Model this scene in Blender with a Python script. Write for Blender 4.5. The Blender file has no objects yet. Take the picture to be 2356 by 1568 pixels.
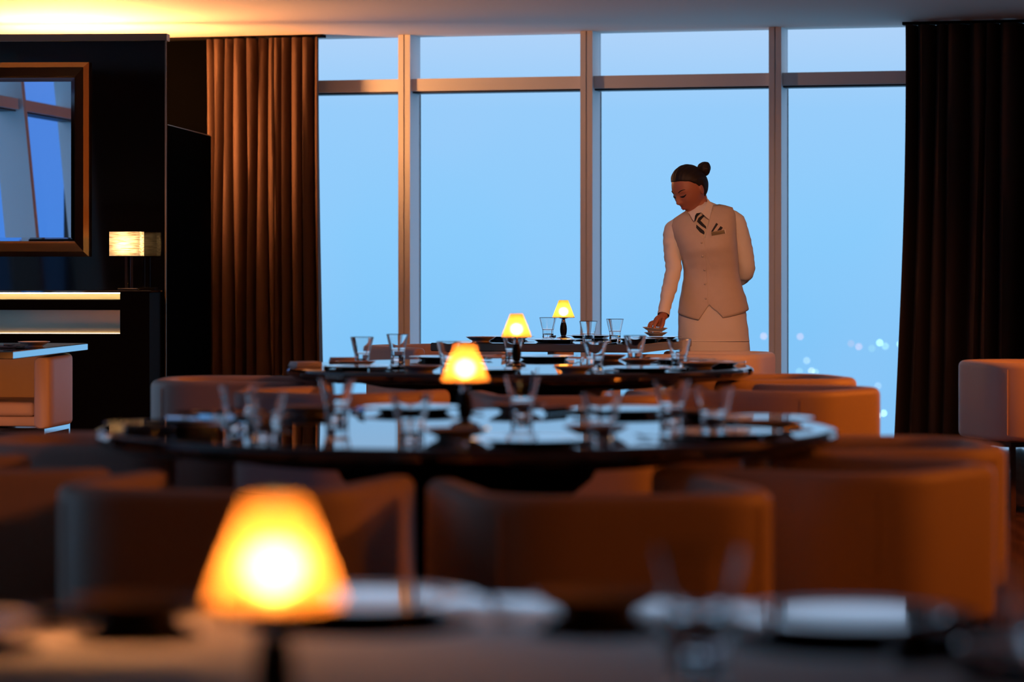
import bpy, bmesh, math, random
from mathutils import Vector, Matrix, noise

SC = bpy.context.scene
COL = SC.collection
PI = math.pi
random.seed(7)

# ------------------------------------------------------------------ camera
HC = 1.163                      # eye height of the camera
F = 7000.0                      # focal length in photo pixels
cd = bpy.data.cameras.new('camera'); cam = bpy.data.objects.new('camera', cd); COL.objects.link(cam)
cam.location = (0, 0, HC); cam.rotation_euler = (PI / 2, 0, 0)
cd.sensor_width = 36.0; cd.lens = 36.0 * F / 2356.0
cd.shift_y = -184.0 / 2356.0
cd.clip_start = 0.05; cd.clip_end = 60000
cd.dof.use_dof = True; cd.dof.focus_distance = 16.3; cd.dof.aperture_fstop = 2.8
cd.dof.aperture_blades = 0
SC.camera = cam
SC.view_settings.view_transform = 'Standard'
SC.view_settings.look = 'None'
SC.view_settings.exposure = 0.0
SC.view_settings.gamma = 1.0
SC.view_settings.use_curve_mapping = False
try:
    SC.cycles.max_bounces = 10; SC.cycles.transparent_max_bounces = 16
    SC.cycles.transmission_bounces = 10; SC.cycles.glossy_bounces = 6
    SC.cycles.sample_clamp_indirect = 4.0
    SC.cycles.use_denoising = True
    SC.cycles.caustics_refractive = False; SC.cycles.caustics_reflective = False
except Exception:
    pass

# ------------------------------------------------------------------ dusk sky
w = bpy.data.worlds.new('dusk_sky'); SC.world = w; w.use_nodes = True
nt = w.node_tree; nt.nodes.clear()
N = nt.nodes.new; L = nt.links.new
tc = N('ShaderNodeTexCoord'); sep = N('ShaderNodeSeparateXYZ'); L(tc.outputs['Generated'], sep.inputs[0])
mr = N('ShaderNodeMapRange'); mr.inputs[1].default_value = -0.10; mr.inputs[2].default_value = 0.12
L(sep.outputs['Z'], mr.inputs[0])
rp = N('ShaderNodeValToRGB'); L(mr.outputs[0], rp.inputs[0])
el = rp.color_ramp.elements
el[0].position = 0.0; el[0].color = (0.185, 0.515, 0.90, 1)
el[1].position = 1.0; el[1].color = (0.50, 0.66, 0.94, 1)
for p, c in ((0.25, (0.20, 0.545, 0.93, 1)), (0.50, (0.255, 0.60, 0.975, 1)), (0.68, (0.31, 0.61, 0.965, 1)), (0.80, (0.43, 0.655, 0.955, 1))):
    e = el.new(p); e.color = c
# the sky is a deeper blue on the side away from the sunset
mx = N('ShaderNodeMix'); mx.data_type = 'RGBA'; mx.blend_type = 'MULTIPLY'
mr2 = N('ShaderNodeMapRange'); mr2.inputs[1].default_value = 0.25; mr2.inputs[2].default_value = -0.6
L(sep.outputs['Y'], mr2.inputs[0]); L(mr2.outputs[0], mx.inputs[0])
L(rp.outputs[0], mx.inputs[6]); mx.inputs[7].default_value = (0.34, 0.48, 0.84, 1)
# faint mauve band drifting through the upper haze
nz = N('ShaderNodeTexNoise'); nz.inputs['Scale'].default_value = 9.0; nz.inputs['Detail'].default_value = 2
L(tc.outputs['Generated'], nz.inputs[0])
mx2 = N('ShaderNodeMix'); mx2.data_type = 'RGBA'; mx2.blend_type = 'MIX'
mr3 = N('ShaderNodeMapRange'); mr3.inputs[1].default_value = 0.45; mr3.inputs[2].default_value = 0.75; mr3.inputs[4].default_value = 0.25
L(nz.outputs[0], mr3.inputs[0]); L(mr3.outputs[0], mx2.inputs[0])
L(mx.outputs[2], mx2.inputs[6]); mx2.inputs[7].default_value = (0.44, 0.60, 0.93, 1)
bg = N('ShaderNodeBackground'); L(mx2.outputs[2], bg.inputs[0]); bg.inputs[1].default_value = 1.0
wo = N('ShaderNodeOutputWorld'); L(bg.outputs[0], wo.inputs[0])

# ------------------------------------------------------------------ lights of the room and added fill spots
def lamp(name, kind, loc, power, color, target=None, **kw):
    ld = bpy.data.lights.new(name, kind); ld.energy = power; ld.color = color
    for k, v in kw.items(): setattr(ld, k, v)
    o = bpy.data.objects.new(name, ld); COL.objects.link(o); o.location = loc
    if target is not None:
        o.rotation_euler = (Vector(target) - Vector(loc)).to_track_quat('-Z', 'Y').to_euler()
    return o
WARM = (1.0, 0.22, 0.02)
lamp('curtain_fill', 'SPOT', (-0.35, 17.3, 2.60), 34, (1.0, 0.42, 0.12), (-1.25, 19.9, 1.3), spot_size=0.75, spot_blend=0.9, shadow_soft_size=0.05)  # added spot without a fitting; fills the lower curtain folds
lamp('right_downlight', 'SPOT', (4.4, 8.0, 2.60), 210, WARM, (0.8, 8.0, 0.5), spot_size=2.3, spot_blend=0.8, shadow_soft_size=0.15)
lamp('right_far_downlight', 'SPOT', (4.4, 12.2, 2.60), 440, WARM, (1.2, 13.0, 0.7), spot_size=1.6, spot_blend=0.8, shadow_soft_size=0.15)
lamp('near_downlight', 'SPOT', (3.4, 2.5, 2.60), 70, WARM, (0.8, 6.0, 0.4), spot_size=2.2, spot_blend=0.8, shadow_soft_size=0.15)
lamp('waitress_fill', 'SPOT', (1.0, 11.3, 2.60), 420, (1.0, 0.46, 0.24), (1.1, 16.3, 1.2), spot_size=0.52, spot_blend=0.8, shadow_soft_size=0.12)  # added to brighten the waitress and the chair before her; no fitting
lamp('left_downlight', 'SPOT', (-2.7, 12.6, 2.60), 150, (1.0, 0.36, 0.10), (-2.6, 15.3, 0.5), spot_size=1.0, spot_blend=0.7, shadow_soft_size=0.08)
lamp('low_chair_fill', 'SPOT', (-2.75, 12.5, 0.52), 60, (1.0, 0.30, 0.06), (-2.6, 15.3, 0.5), spot_size=0.75, spot_blend=0.5, shadow_soft_size=0.08)  # no lantern stands here; spot added to reach under the left table

# ------------------------------------------------------------------ materials
def newmat(name):
    m = bpy.data.materials.new(name); m.use_nodes = True
    return m, m.node_tree, m.node_tree.nodes.get('Principled BSDF')
def mat(name, col, rough=0.5, metal=0.0, ior=1.45, coat=0.0, bump=None, mottle=None, aniso=0.0):
    m, t, b = newmat(name)
    b.inputs['Base Color'].default_value = (*col, 1); b.inputs['Roughness'].default_value = rough
    b.inputs['Metallic'].default_value = metal; b.inputs['IOR'].default_value = ior
    b.inputs['Coat Weight'].default_value = coat; b.inputs['Coat Roughness'].default_value = 0.03
    tcn = t.nodes.new('ShaderNodeTexCoord')
    if mottle:
        sc, amt = mottle
        n = t.nodes.new('ShaderNodeTexNoise'); n.inputs['Scale'].default_value = sc; n.inputs['Detail'].default_value = 4
        t.links.new(tcn.outputs['Object'], n.inputs[0])
        r = t.nodes.new('ShaderNodeValToRGB')
        r.color_ramp.elements[0].color = (*[c * (1 - amt) for c in col], 1)
        r.color_ramp.elements[1].color = (*[min(1, c * (1 + amt)) for c in col], 1)
        t.links.new(n.outputs[0], r.inputs[0]); t.links.new(r.outputs[0], b.inputs['Base Color'])
    if bump:
        sc, st = bump
        n = t.nodes.new('ShaderNodeTexNoise'); n.inputs['Scale'].default_value = sc; n.inputs['Detail'].default_value = 3
        t.links.new(tcn.outputs['Object'], n.inputs[0])
        bm_ = t.nodes.new('ShaderNodeBump'); bm_.inputs['Strength'].default_value = st; bm_.inputs['Distance'].default_value = 0.002
        t.links.new(n.outputs[0], bm_.inputs['Height']); t.links.new(bm_.outputs[0], b.inputs['Normal'])
    return m
def emis(name, col, s):
    m, t, b = newmat(name); b.inputs['Base Color'].default_value = (0, 0, 0, 1)
    b.inputs['Emission Color'].default_value = (*col, 1); b.inputs['Emission Strength'].default_value = s
    return m
def glassmat(name, ior=1.5, rough=0.0, tint=(1, 1, 1)):
    m, t, b = newmat(name)
    b.inputs['Base Color'].default_value = (*tint, 1); b.inputs['Transmission Weight'].default_value = 1
    b.inputs['Roughness'].default_value = rough; b.inputs['IOR'].default_value = ior
    return m
def wavemat(name, c1, c2, scale, rough, axis='X', dist=2.0, bump=0.3):
    m, t, b = newmat(name)
    tcn = t.nodes.new('ShaderNodeTexCoord')
    wv = t.nodes.new('ShaderNodeTexWave'); wv.bands_direction = axis; wv.inputs['Scale'].default_value = scale
    wv.inputs['Distortion'].default_value = dist; wv.inputs['Detail'].default_value = 3
    t.links.new(tcn.outputs['Object'], wv.inputs[0])
    r = t.nodes.new('ShaderNodeValToRGB'); r.color_ramp.elements[0].color = (*c1, 1); r.color_ramp.elements[1].color = (*c2, 1)
    t.links.new(wv.outputs[0], r.inputs[0]); t.links.new(r.outputs[0], b.inputs['Base Color'])
    b.inputs['Roughness'].default_value = rough
    if bump:
        bn = t.nodes.new('ShaderNodeBump'); bn.inputs['Strength'].default_value = bump; bn.inputs['Distance'].default_value = 0.001
        t.links.new(wv.outputs[0], bn.inputs['Height']); t.links.new(bn.outputs[0], b.inputs['Normal'])
    return m

M_leather = mat('cream_leather', (0.70, 0.56, 0.46), 0.5, bump=(260, 0.12), mottle=(6, 0.05))
M_black = mat('black_lacquer', (0.004, 0.004, 0.005), 0.03, ior=2.6)
M_blackwall = mat('black_gloss_panel', (0.004, 0.004, 0.005), 0.05, ior=1.4)
M_satinblack = mat('satin_black', (0.004, 0.004, 0.004), 0.25, ior=1.18)
M_matblack = mat('matt_black', (0.005, 0.004, 0.004), 0.8, ior=1.1)
M_recess_shade = mat('recess_shade_black', (0.0008, 0.0007, 0.0006), 0.9, ior=1.02)  # near-zero colour puts the dark of the recess into the surface
M_chrome = mat('polished_chrome', (0.75, 0.75, 0.77), 0.06, 1.0)
M_silver = mat('silver_plate', (0.72, 0.71, 0.70), 0.05, 1.0)
M_china = mat('white_china', (0.72, 0.68, 0.64), 0.12)
M_frame = mat('painted_aluminium', (0.82, 0.78, 0.76), 0.42)
M_gasket = mat('black_gasket', (0.01, 0.01, 0.012), 0.5)
M_ceil = mat('ceiling_plaster', (0.82, 0.68, 0.60), 0.75, bump=(3, 0.1))
M_floor = wavemat('dark_wood_floor', (0.16, 0.085, 0.05), (0.09, 0.048, 0.028), 3.0, 0.16, 'X', 4.0, 0.05)
M_darkwall = mat('dark_wall_paint', (0.03, 0.022, 0.018), 0.7)
M_bronze = mat('satin_bronze', (0.34, 0.24, 0.14), 0.32, 1.0)
M_brass = mat('brushed_brass', (0.75, 0.62, 0.36), 0.30, 1.0, bump=(60, 0.1))
M_mirror = mat('mirror_glass', (0.72, 0.80, 0.92), 0.0, 1.0)
M_tumbler = glassmat('clear_glass', 1.5)
M_curtain = mat('brown_velvet', (0.062, 0.028, 0.015), 0.85, bump=(400, 0.3))
M_curtain_dark = M_curtain
M_skin = mat('skin', (0.38, 0.145, 0.09), 0.5, bump=(300, 0.05))
M_hair = mat('dark_brown_hair', (0.012, 0.006, 0.004), 0.62, bump=(90, 0.4))
M_blouse = mat('white_cotton', (0.80, 0.74, 0.70), 0.8, bump=(500, 0.1))
M_vest = mat('champagne_vest_cloth', (0.58, 0.48, 0.41), 0.6, mottle=(30, 0.06), bump=(600, 0.15))
M_skirt = mat('ivory_skirt_cloth', (0.74, 0.67, 0.62), 0.8, bump=(500, 0.1))
M_lips = mat('lips', (0.35, 0.08, 0.07), 0.4)
M_lash = mat('lash_black', (0.008, 0.006, 0.006), 0.6)
M_eye = mat('eye_shadow', (0.09, 0.04, 0.03), 0.6)
M_tieblack = mat('navy_black_silk', (0.008, 0.009, 0.016), 0.5)
M_tiecream = mat('cream_silk', (0.62, 0.52, 0.40), 0.5)
M_gold = mat('gold_badge', (0.45, 0.36, 0.2), 0.35, 0.8)
M_shoe = mat('black_shoe', (0.01, 0.01, 0.01), 0.3)
M_napkin = mat('white_linen', (0.8, 0.8, 0.8), 0.8)
M_linen_shade, _t, _b = newmat('woven_linen_shade')
def _linen():
    t, b = _t, _b
    tcn = t.nodes.new('ShaderNodeTexCoord'); mp = t.nodes.new('ShaderNodeMapping'); mp.inputs['Scale'].default_value = (14, 14, 160)
    n = t.nodes.new('ShaderNodeTexNoise'); n.inputs['Scale'].default_value = 1.0; n.inputs['Detail'].default_value = 5
    t.links.new(tcn.outputs['Object'], mp.inputs[0]); t.links.new(mp.outputs[0], n.inputs[0])
    r = t.nodes.new('ShaderNodeValToRGB'); r.color_ramp.elements[0].position = 0.35; r.color_ramp.elements[1].position = 0.65
    r.color_ramp.elements[0].color = (0.25, 0.16, 0.08, 1); r.color_ramp.elements[1].color = (0.85, 0.70, 0.48, 1)
    t.links.new(n.outputs[0], r.inputs[0])
    d = t.nodes.new('ShaderNodeBsdfDiffuse'); tr = t.nodes.new('ShaderNodeBsdfTranslucent'); ms = t.nodes.new('ShaderNodeMixShader'); ms.inputs[0].default_value = 0.6
    t.links.new(r.outputs[0], d.inputs[0]); t.links.new(r.outputs[0], tr.inputs[0])
    t.links.new(d.outputs[0], ms.inputs[1]); t.links.new(tr.outputs[0], ms.inputs[2])
    t.nodes.remove(b); t.links.new(ms.outputs[0], t.nodes['Material Output'].inputs[0])
_linen()
# frosted amber glass: part of the light is spread, part comes softly through so the flame shows as a hot core
M_amber, _t2, _b2 = newmat('frosted_amber_glass')
def _amber():
    t, b = _t2, _b2
    tr = t.nodes.new('ShaderNodeBsdfTranslucent'); tr.inputs[0].default_value = (1.0, 0.33, 0.07, 1)
    rf = t.nodes.new('ShaderNodeBsdfRefraction'); rf.inputs['Color'].default_value = (1.0, 0.62, 0.20, 1)
    rf.inputs['Roughness'].default_value = 0.55; rf.inputs['IOR'].default_value = 1.25
    g = t.nodes.new('ShaderNodeBsdfGlossy'); g.inputs['Roughness'].default_value = 0.2; g.inputs[0].default_value = (0.5, 0.45, 0.4, 1)
    m1 = t.nodes.new('ShaderNodeMixShader'); m1.inputs[0].default_value = 0.42
    m2 = t.nodes.new('ShaderNodeMixShader'); m2.inputs[0].default_value = 0.05
    t.links.new(tr.outputs[0], m1.inputs[1]); t.links.new(rf.outputs[0], m1.inputs[2])
    t.links.new(m1.outputs[0], m2.inputs[1]); t.links.new(g.outputs[0], m2.inputs[2])
    t.nodes.remove(b); t.links.new(m2.outputs[0], t.nodes['Material Output'].inputs[0])
_amber()
M_flame = emis('lamp_flame', (1.0, 0.66, 0.26), 66)
M_bulb = emis('warm_bulb', (1.0, 0.72, 0.40), 140)
M_pane, _t3, _b3 = newmat('window_glass')
def _pane():
    t, b = _t3, _b3
    tp = t.nodes.new('ShaderNodeBsdfTransparent'); g = t.nodes.new('ShaderNodeBsdfGlossy'); g.inputs['Roughness'].default_value = 0.0
    fr = t.nodes.new('ShaderNodeFresnel'); fr.inputs[0].default_value = 1.04
    ms = t.nodes.new('ShaderNodeMixShader'); ge = t.nodes.new('ShaderNodeNewGeometry'); mu = t.nodes.new('ShaderNodeMath'); mu.operation = 'SUBTRACT'; mu.use_clamp = True
    t.links.new(fr.outputs[0], mu.inputs[0]); t.links.new(ge.outputs['Backfacing'], mu.inputs[1]); t.links.new(mu.outputs[0], ms.inputs[0])
    t.links.new(tp.outputs[0], ms.inputs[1]); t.links.new(g.outputs[0], ms.inputs[2])
    t.nodes.remove(b); t.links.new(ms.outputs[0], t.nodes['Material Output'].inputs[0])
_pane()

# ------------------------------------------------------------------ mesh helpers
def tag(o, label=None, cat=None, group=None, kind=None):
    if label: o['label'] = label
    if cat: o['category'] = cat
    if group: o['group'] = group
    if kind: o['kind'] = kind
    return o
def link_bm(name, bm, m, parent=None, sharp=35, smooth=True):
    bmesh.ops.recalc_face_normals(bm, faces=bm.faces[:])
    if smooth:
        ca = math.radians(sharp)
        for f in bm.faces: f.smooth = True
        for e in bm.edges:
            if len(e.link_faces) == 2:
                e.smooth = e.calc_face_angle(0) < ca
    me = bpy.data.meshes.new(name); bm.to_mesh(me); bm.free()
    ms = m if isinstance(m, (list, tuple)) else [m]
    for k in ms: me.materials.append(k)
    o = bpy.data.objects.new(name, me); COL.objects.link(o)
    if parent: o.parent = parent
    return o
def empty(name, loc, rz=0):
    o = bpy.data.objects.new(name, None); COL.objects.link(o); o.location = loc; o.rotation_euler = (0, 0, rz)
    o.empty_display_size = 0.1
    return o
def copy_tree(o, parent=None):
    c = o.copy(); COL.objects.link(c); c.parent = parent
    for ch in list(o.children): copy_tree(ch, c)
    return c
def add_box(bm, x0, x1, y0, y1, z0, z1, bev=0, seg=2, M=None, mi=0):
    vs = [bm.verts.new((x, y, z)) for z in (z0, z1) for y in (y0, y1) for x in (x0, x1)]
    fs = [bm.faces.new([vs[i] for i in q]) for q in ((0, 2, 3, 1), (4, 5, 7, 6), (0, 1, 5, 4), (2, 6, 7, 3), (0, 4, 6, 2), (1, 3, 7, 5))]
    for f in fs: f.material_index = mi
    geo = vs
    if bev:
        r = bmesh.ops.bevel(bm, geom=list({e for v in vs for e in v.link_edges}), offset=bev, segments=seg, profile=0.5, affect='EDGES')
        geo = list({v for f in r['faces'] for v in f.verts} | {v for v in vs if v.is_valid})
    if M is not None:
        for v in geo: v.co = M @ v.co
    return geo
def lerp(a, b, t): return a + (b - a) * t
def add_lathe(bm, prof, n=32, cx=0, cy=0, cz=0, closed=False):
    rings = []; full = []
    segs = list(zip(prof, prof[1:])) + ([(prof[-1], prof[0])] if closed else [])
    for (r0, z0), (r1, z1) in segs:      # short support loops keep the long walls optically flat
        full.append((r0, z0)); Ls = math.hypot(r1 - r0, z1 - z0)
        if Ls > .004:
            e = min(.003, Ls * .1) / Ls
            full.append((lerp(r0, r1, e), lerp(z0, z1, e))); full.append((lerp(r0, r1, 1 - e), lerp(z0, z1, 1 - e)))
    if not closed: full.append(prof[-1])
    prof = full
    for r, z in prof:
        if r < 1e-6: rings.append([bm.verts.new((cx, cy, cz + z))])
        else: rings.append([bm.verts.new((cx + r * math.cos(2 * PI * k / n), cy + r * math.sin(2 * PI * k / n), cz + z)) for k in range(n)])
    pairs = list(zip(rings, rings[1:]))
    if closed: pairs.append((rings[-1], rings[0]))
    for a, b in pairs:
        for k in range(n):
            k2 = (k + 1) % n
            if len(a) == 1 and len(b) == 1: continue
            if len(a) == 1: bm.faces.new((a[0], b[k], b[k2]))
            elif len(b) == 1: bm.faces.new((a[k], b[0], a[k2]))
            else: bm.faces.new((a[k], b[k], b[k2], a[k2]))
def add_tube(bm, pts, rad, n=10, cap=True, flat=(1, 1)):
    pts = [Vector(p) for p in pts]; rr = rad if isinstance(rad, (list, tuple)) else [rad] * len(pts)
    prev = None; rings = []
    for i, p in enumerate(pts):
        d = (pts[min(i + 1, len(pts) - 1)] - pts[max(i - 1, 0)]).normalized()
        if prev is None:
            up = Vector((0, 1, 0)) if abs(d.y) < 0.9 else Vector((1, 0, 0))
            u = d.cross(up).normalized()
        else:
            u = (prev - d * prev.dot(d)).normalized()
        prev = u; v = d.cross(u)
        rings.append([bm.verts.new(p + rr[i] * (flat[0] * math.cos(2 * PI * k / n) * u + flat[1] * math.sin(2 * PI * k / n) * v)) for k in range(n)])
    for a, b in zip(rings, rings[1:]):
        for k in range(n): bm.faces.new((a[k], a[(k + 1) % n], b[(k + 1) % n], b[k]))
    if cap:
        bm.faces.new(rings[0][::-1]); bm.faces.new(rings[-1])
    return rings
def smoothpath(pts, sub=5):
    P = [Vector(p) for p in pts]; out = []
    for i in range(len(P) - 1):
        a = P[max(i - 1, 0)]; b = P[i]; c = P[i + 1]; d = P[min(i + 2, len(P) - 1)]
        for k in range(sub):
            t = k / sub
            out.append(0.5 * ((2 * b) + (c - a) * t + (2 * a - 5 * b + 4 * c - d) * t * t + (-a + 3 * b - 3 * c + d) * t ** 3))
    out.append(P[-1]); return out
def interp(tab, x):
    if x <= tab[0][0]: return tab[0][1:]
    for p, q in zip(tab, tab[1:]):
        if x <= q[0]:
            t = (x - p[0]) / (q[0] - p[0]); t = t * t * (3 - 2 * t) * 0.5 + t * 0.5
            return tuple(lerp(a, b, t) for a, b in zip(p[1:], q[1:]))
    return tab[-1][1:]
def linear(tab, x):
    if x <= tab[0][0]: return tab[0][1:]
    for p, q in zip(tab, tab[1:]):
        if x <= q[0]: return tuple(lerp(a, b, (x - p[0]) / (q[0] - p[0])) for a, b in zip(p[1:], q[1:]))
    return tab[-1][1:]
def add_prism(bm, poly, z0, z1, mi=0):
    a = [bm.verts.new((x, y, z0)) for x, y in poly]; b = [bm.verts.new((x, y, z1)) for x, y in poly]
    n = len(poly); fs = [bm.faces.new(a[::-1]), bm.faces.new(b)]
    fs += [bm.faces.new((a[k], a[(k + 1) % n], b[(k + 1) % n], b[k])) for k in range(n)]
    for f in fs: f.material_index = mi

# ------------------------------------------------------------------ room shell
CEIL = 2.663
TH = math.radians(15.64)
def WL(x, y, z=0):     # along the glass front: x to the right, -y into the room
    return Vector((x * math.cos(TH) + y * math.sin(TH), 20.0 - x * math.sin(TH) + y * math.cos(TH), z))
MW = Matrix.Translation((0, 20.0, 0)) @ Matrix.Rotation(-TH, 4, 'Z')
def struct(name, bm, m, M=None, smooth=False):
    if M is not None: bmesh.ops.transform(bm, matrix=M, verts=bm.verts[:])
    o = link_bm(name, bm, m, smooth=smooth); o['kind'] = 'structure'; return o
XL, XR, YB = -4.05, 6.5, -5.0
g0, g1 = WL(-4.6, .24), WL(7.4, .24)
PLAN = [(XL - .5, YB - .2), (XR + .2, YB - .2), (XR + .2, g1.y + (g1.x - XR - .2) * math.tan(TH)), (XL - .5, g0.y + (g0.x - XL + .5) * math.tan(TH))]
bm = bmesh.new(); add_prism(bm, PLAN, -.2, 0.0); struct('floor', bm, M_floor)
bm = bmesh.new(); add_prism(bm, PLAN, CEIL, CEIL + .25); struct('ceiling', bm, M_ceil)
bm = bmesh.new(); add_box(bm, XR, XR + .2, YB, 18.3, 0, CEIL); struct('wall_right', bm, M_darkwall)
bm = bmesh.new(); add_box(bm, XL, XR, YB - .2, YB, 0, CEIL); struct('wall_back', bm, M_darkwall)
bm = bmesh.new(); add_box(bm, XL - .2, XL, 15.6, 21.3, 0, CEIL); add_box(bm, XL - .2, XL, 8.46, 11.86, 0, CEIL); add_box(bm, XL - .2, XL, YB, 6.66, 0, CEIL)
struct('wall_left', bm, M_darkwall)

# window front: mullions every 1.25 m, a transom near the top, one pane above and one below it
MX = [-3.285, -2.035, -0.785, 0.463, 1.712, 2.962, 4.21, 5.46]
MWID = 0.082
def mullion_bm(x, h=CEIL):
    b = bmesh.new()
    add_box(b, x, x + .036, 0, .23, 0, h); add_box(b, x + .045, x + MWID, 0, .23, 0, h)
    add_box(b, x + .036, x + .045, .015, .23, 0, h)
    return b
for i, x in enumerate(MX):
    o = struct('trim_%d' % (i + 1), mullion_bm(x), M_frame, MW)
for i, (a, b_) in enumerate(zip(MX, MX[1:])):
    x0, x1 = a + MWID, b_
    b = bmesh.new()
    add_box(b, x0, x1, .035, .22, 2.290, 2.372, 0)
    o = struct('window_%d' % (i + 1), b, M_frame, MW)
    b = bmesh.new(); add_box(b, x0, x1, .06, .20, 2.278, 2.289); add_box(b, x0, x0 + .004, .222, .23, 0, 2.278)
    bmesh.ops.transform(b, matrix=MW, verts=b.verts[:]); link_bm('gasket', b, M_gasket, o, smooth=False)
    b = bmesh.new(); add_box(b, x0, x1, .2, .208, 0.02, 2.278)
    bmesh.ops.transform(b, matrix=MW, verts=b.verts[:]); link_bm('lower_pane', b, M_pane, o, smooth=False)
    b = bmesh.new(); add_box(b, x0, x1, .2, .208, 2.372, CEIL)
    bmesh.ops.transform(b, matrix=MW, verts=b.verts[:]); link_bm('upper_pane', b, M_pane, o, smooth=False)

# left glass front beside the tables (seen only in the mirror): leaning mullions
def side_window():
    ys = [13.62 - 1.75 * k for k in range(-1, 5)]
    def lean(b):
        for v in b.verts: v.co.x -= .10 * (v.co.z - 2.3)
    for i, y in enumerate(ys):
        if 8.6 < y < 11.8: continue
        b = bmesh.new(); add_box(b, XL - .23, XL, y, y + .036, 0, CEIL); add_box(b, XL - .23, XL, y + .045, y + .082, 0, CEIL); add_box(b, XL - .23, XL - .015, y + .036, y + .045, 0, CEIL); lean(b)
        struct('trim_%d' % (20 + i), b, M_frame)
        if i < len(ys) - 1 and not 9 < y < 12:
            y0, y1 = ys[i + 1] + .082, y
            b = bmesh.new(); add_box(b, XL - .22, XL - .035, y0, y1, 2.26, 2.342); lean(b)
            o = struct('window_%d' % (20 + i), b, M_frame)
            b = bmesh.new(); add_box(b, XL - .20, XL - .06, y0, y1, 2.248, 2.259); lean(b); link_bm('gasket', b, M_gasket, o, smooth=False)
            b = bmesh.new(); add_box(b, XL - .208, XL - .2, y0, y1, .02, 2.248); lean(b); link_bm('lower_pane', b, M_pane, o, smooth=False)
            b = bmesh.new(); add_box(b, XL - .208, XL - .2, y0, y1, 2.342, CEIL); lean(b); link_bm('upper_pane', b, M_pane, o, smooth=False)
side_window()

# black lacquered wall block with cove behind its parapet
SY = 0.06; WBX, WBY = -2.03, 17.8
MB_ = Matrix.Translation((WBX, WBY, 0)) @ Matrix.Rotation(-math.atan(SY), 4, 'Z')   # local x<0 along the wall, y into it
b = bmesh.new(); add_box(b, -2.0, 0, 0, .08, 0, 2.45)
struct('wall_front', b, M_blackwall, MB_)
b = bmesh.new(); add_box(b, -.05, 0, .08, 1.7, 0, 1.96); struct('wall_side', b, M_recess_shade, MB_)
b = bmesh.new(); add_box(b, -3.3, -1.90, -.03, .0, 0, CEIL); struct('wall_corner', b, M_recess_shade, MW)  # added panel, coloured black for the shade left of the curtain
b = bmesh.new(); add_box(b, -2.0, 0.012, -.012, .09, 2.452, 2.492); add_box(b, -.05, .0, .09, 1.7, 1.962, 1.966)
struct('trim_40', b, M_bronze, MB_)
b = bmesh.new(); add_box(b, 0.0, 0.008, -.008, .0, 0.0, 2.45); struct('trim_41', b, M_bronze, MB_)
# cove lamp behind the parapet
def cove():
    b = bmesh.new(); add_box(b, -1.30, -.42, 1.36, 1.42, 1.93, 2.19)
    bmesh.ops.transform(b, matrix=MB_, verts=b.verts[:])
    t = empty('cove_light', (WBX - 2, WBY + 1.3, 0)); t['kind'] = 'structure'
    return b, t
b, t = cove(); bpy.data.objects.remove(t)
o = link_bm('cove_light', b, emis('cove_led', (1.0, 0.42, 0.14), 195), smooth=False)
tag(o, 'warm cove light strip hidden above the black wall', 'light')
b = bmesh.new(); add_box(b, -1.98, -.05, 1.05, 1.65, 1.80, 1.92); struct('trim_42', b, M_ceil, MB_)

# ------------------------------------------------------------------ curtains
def curtain(name, x0, x1, xb0, xb1, nfold, seed, label, ybase=-0.17):
    rnd = random.Random(seed); nseg = 14; cols = nfold * nseg
    ws = [rnd.uniform(.45, 1.6) for _ in range(nfold)]; tot = sum(ws)
    us = []; acc = 0
    for k in range(nfold):
        for s in range(nseg): us.append(((acc + ws[k] * s / nseg) / tot, k, s / nseg))
        acc += ws[k]
    us.append((1.0, nfold - 1, 1.0))
    amp = [rnd.uniform(.09, .135) for _ in range(nfold)]
    sk = [rnd.uniform(.25, .45) for _ in range(nfold)]
    bm = bmesh.new(); rows = 26; grid = []
    for r in range(rows + 1):
        v = r / rows; z = 0.012 + (CEIL - .02 - .012) * (1 - v)
        line = []
        for (u, k, s) in us:
            xt = lerp(x0, x1, u); xb = lerp(xb0, xb1, u); x = lerp(xt, xb, v ** 1.6)
            ph = 2 * PI * s
            y = -math.cos(ph) * amp[k] * (0.75 + .35 * v) + .012 * math.sin(v * 5 + k * 1.7)
            x += sk[k] * .05 * math.sin(ph) * 1.0 + .006 * math.sin(v * 4 + k * 2.1)
            line.append(bm.verts.new(WL(x, ybase + y, z)))
        grid.append(line)
    for a, c in zip(grid, grid[1:]):
        for k in range(len(a) - 1): bm.faces.new((a[k], a[k + 1], c[k + 1], c[k]))
    o = link_bm(name, bm, M_curtain, sharp=80)
    sm = o.modifiers.new('thickness', 'SOLIDIFY'); sm.thickness = 0.004
    return tag(o, label, 'curtain')
curtain('curtain', -2.05, -1.27, -2.05, -1.235, 11, 5, 'brown floor-length curtain hanging left of the big window')
curtain('curtain', 2.63, 4.2, 2.57, 4.2, 14, 9, 'near-black floor-length curtain hanging at the right edge of the window')
# ceiling-hung curtain tracks
for nm, a, c, lb in (('curtain_track', -2.35, -1.25, 'slim dark track above the brown left curtain'), ('curtain_track', 2.6, 4.2, 'slim dark track above the black right curtain')):
    b = bmesh.new(); add_box(b, a, c, -.20, -.12, CEIL - .018, CEIL); bmesh.ops.transform(b, matrix=MW, verts=b.verts[:])
    tag(link_bm(nm, b, M_matblack, smooth=False), lb, 'curtain track')

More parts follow.
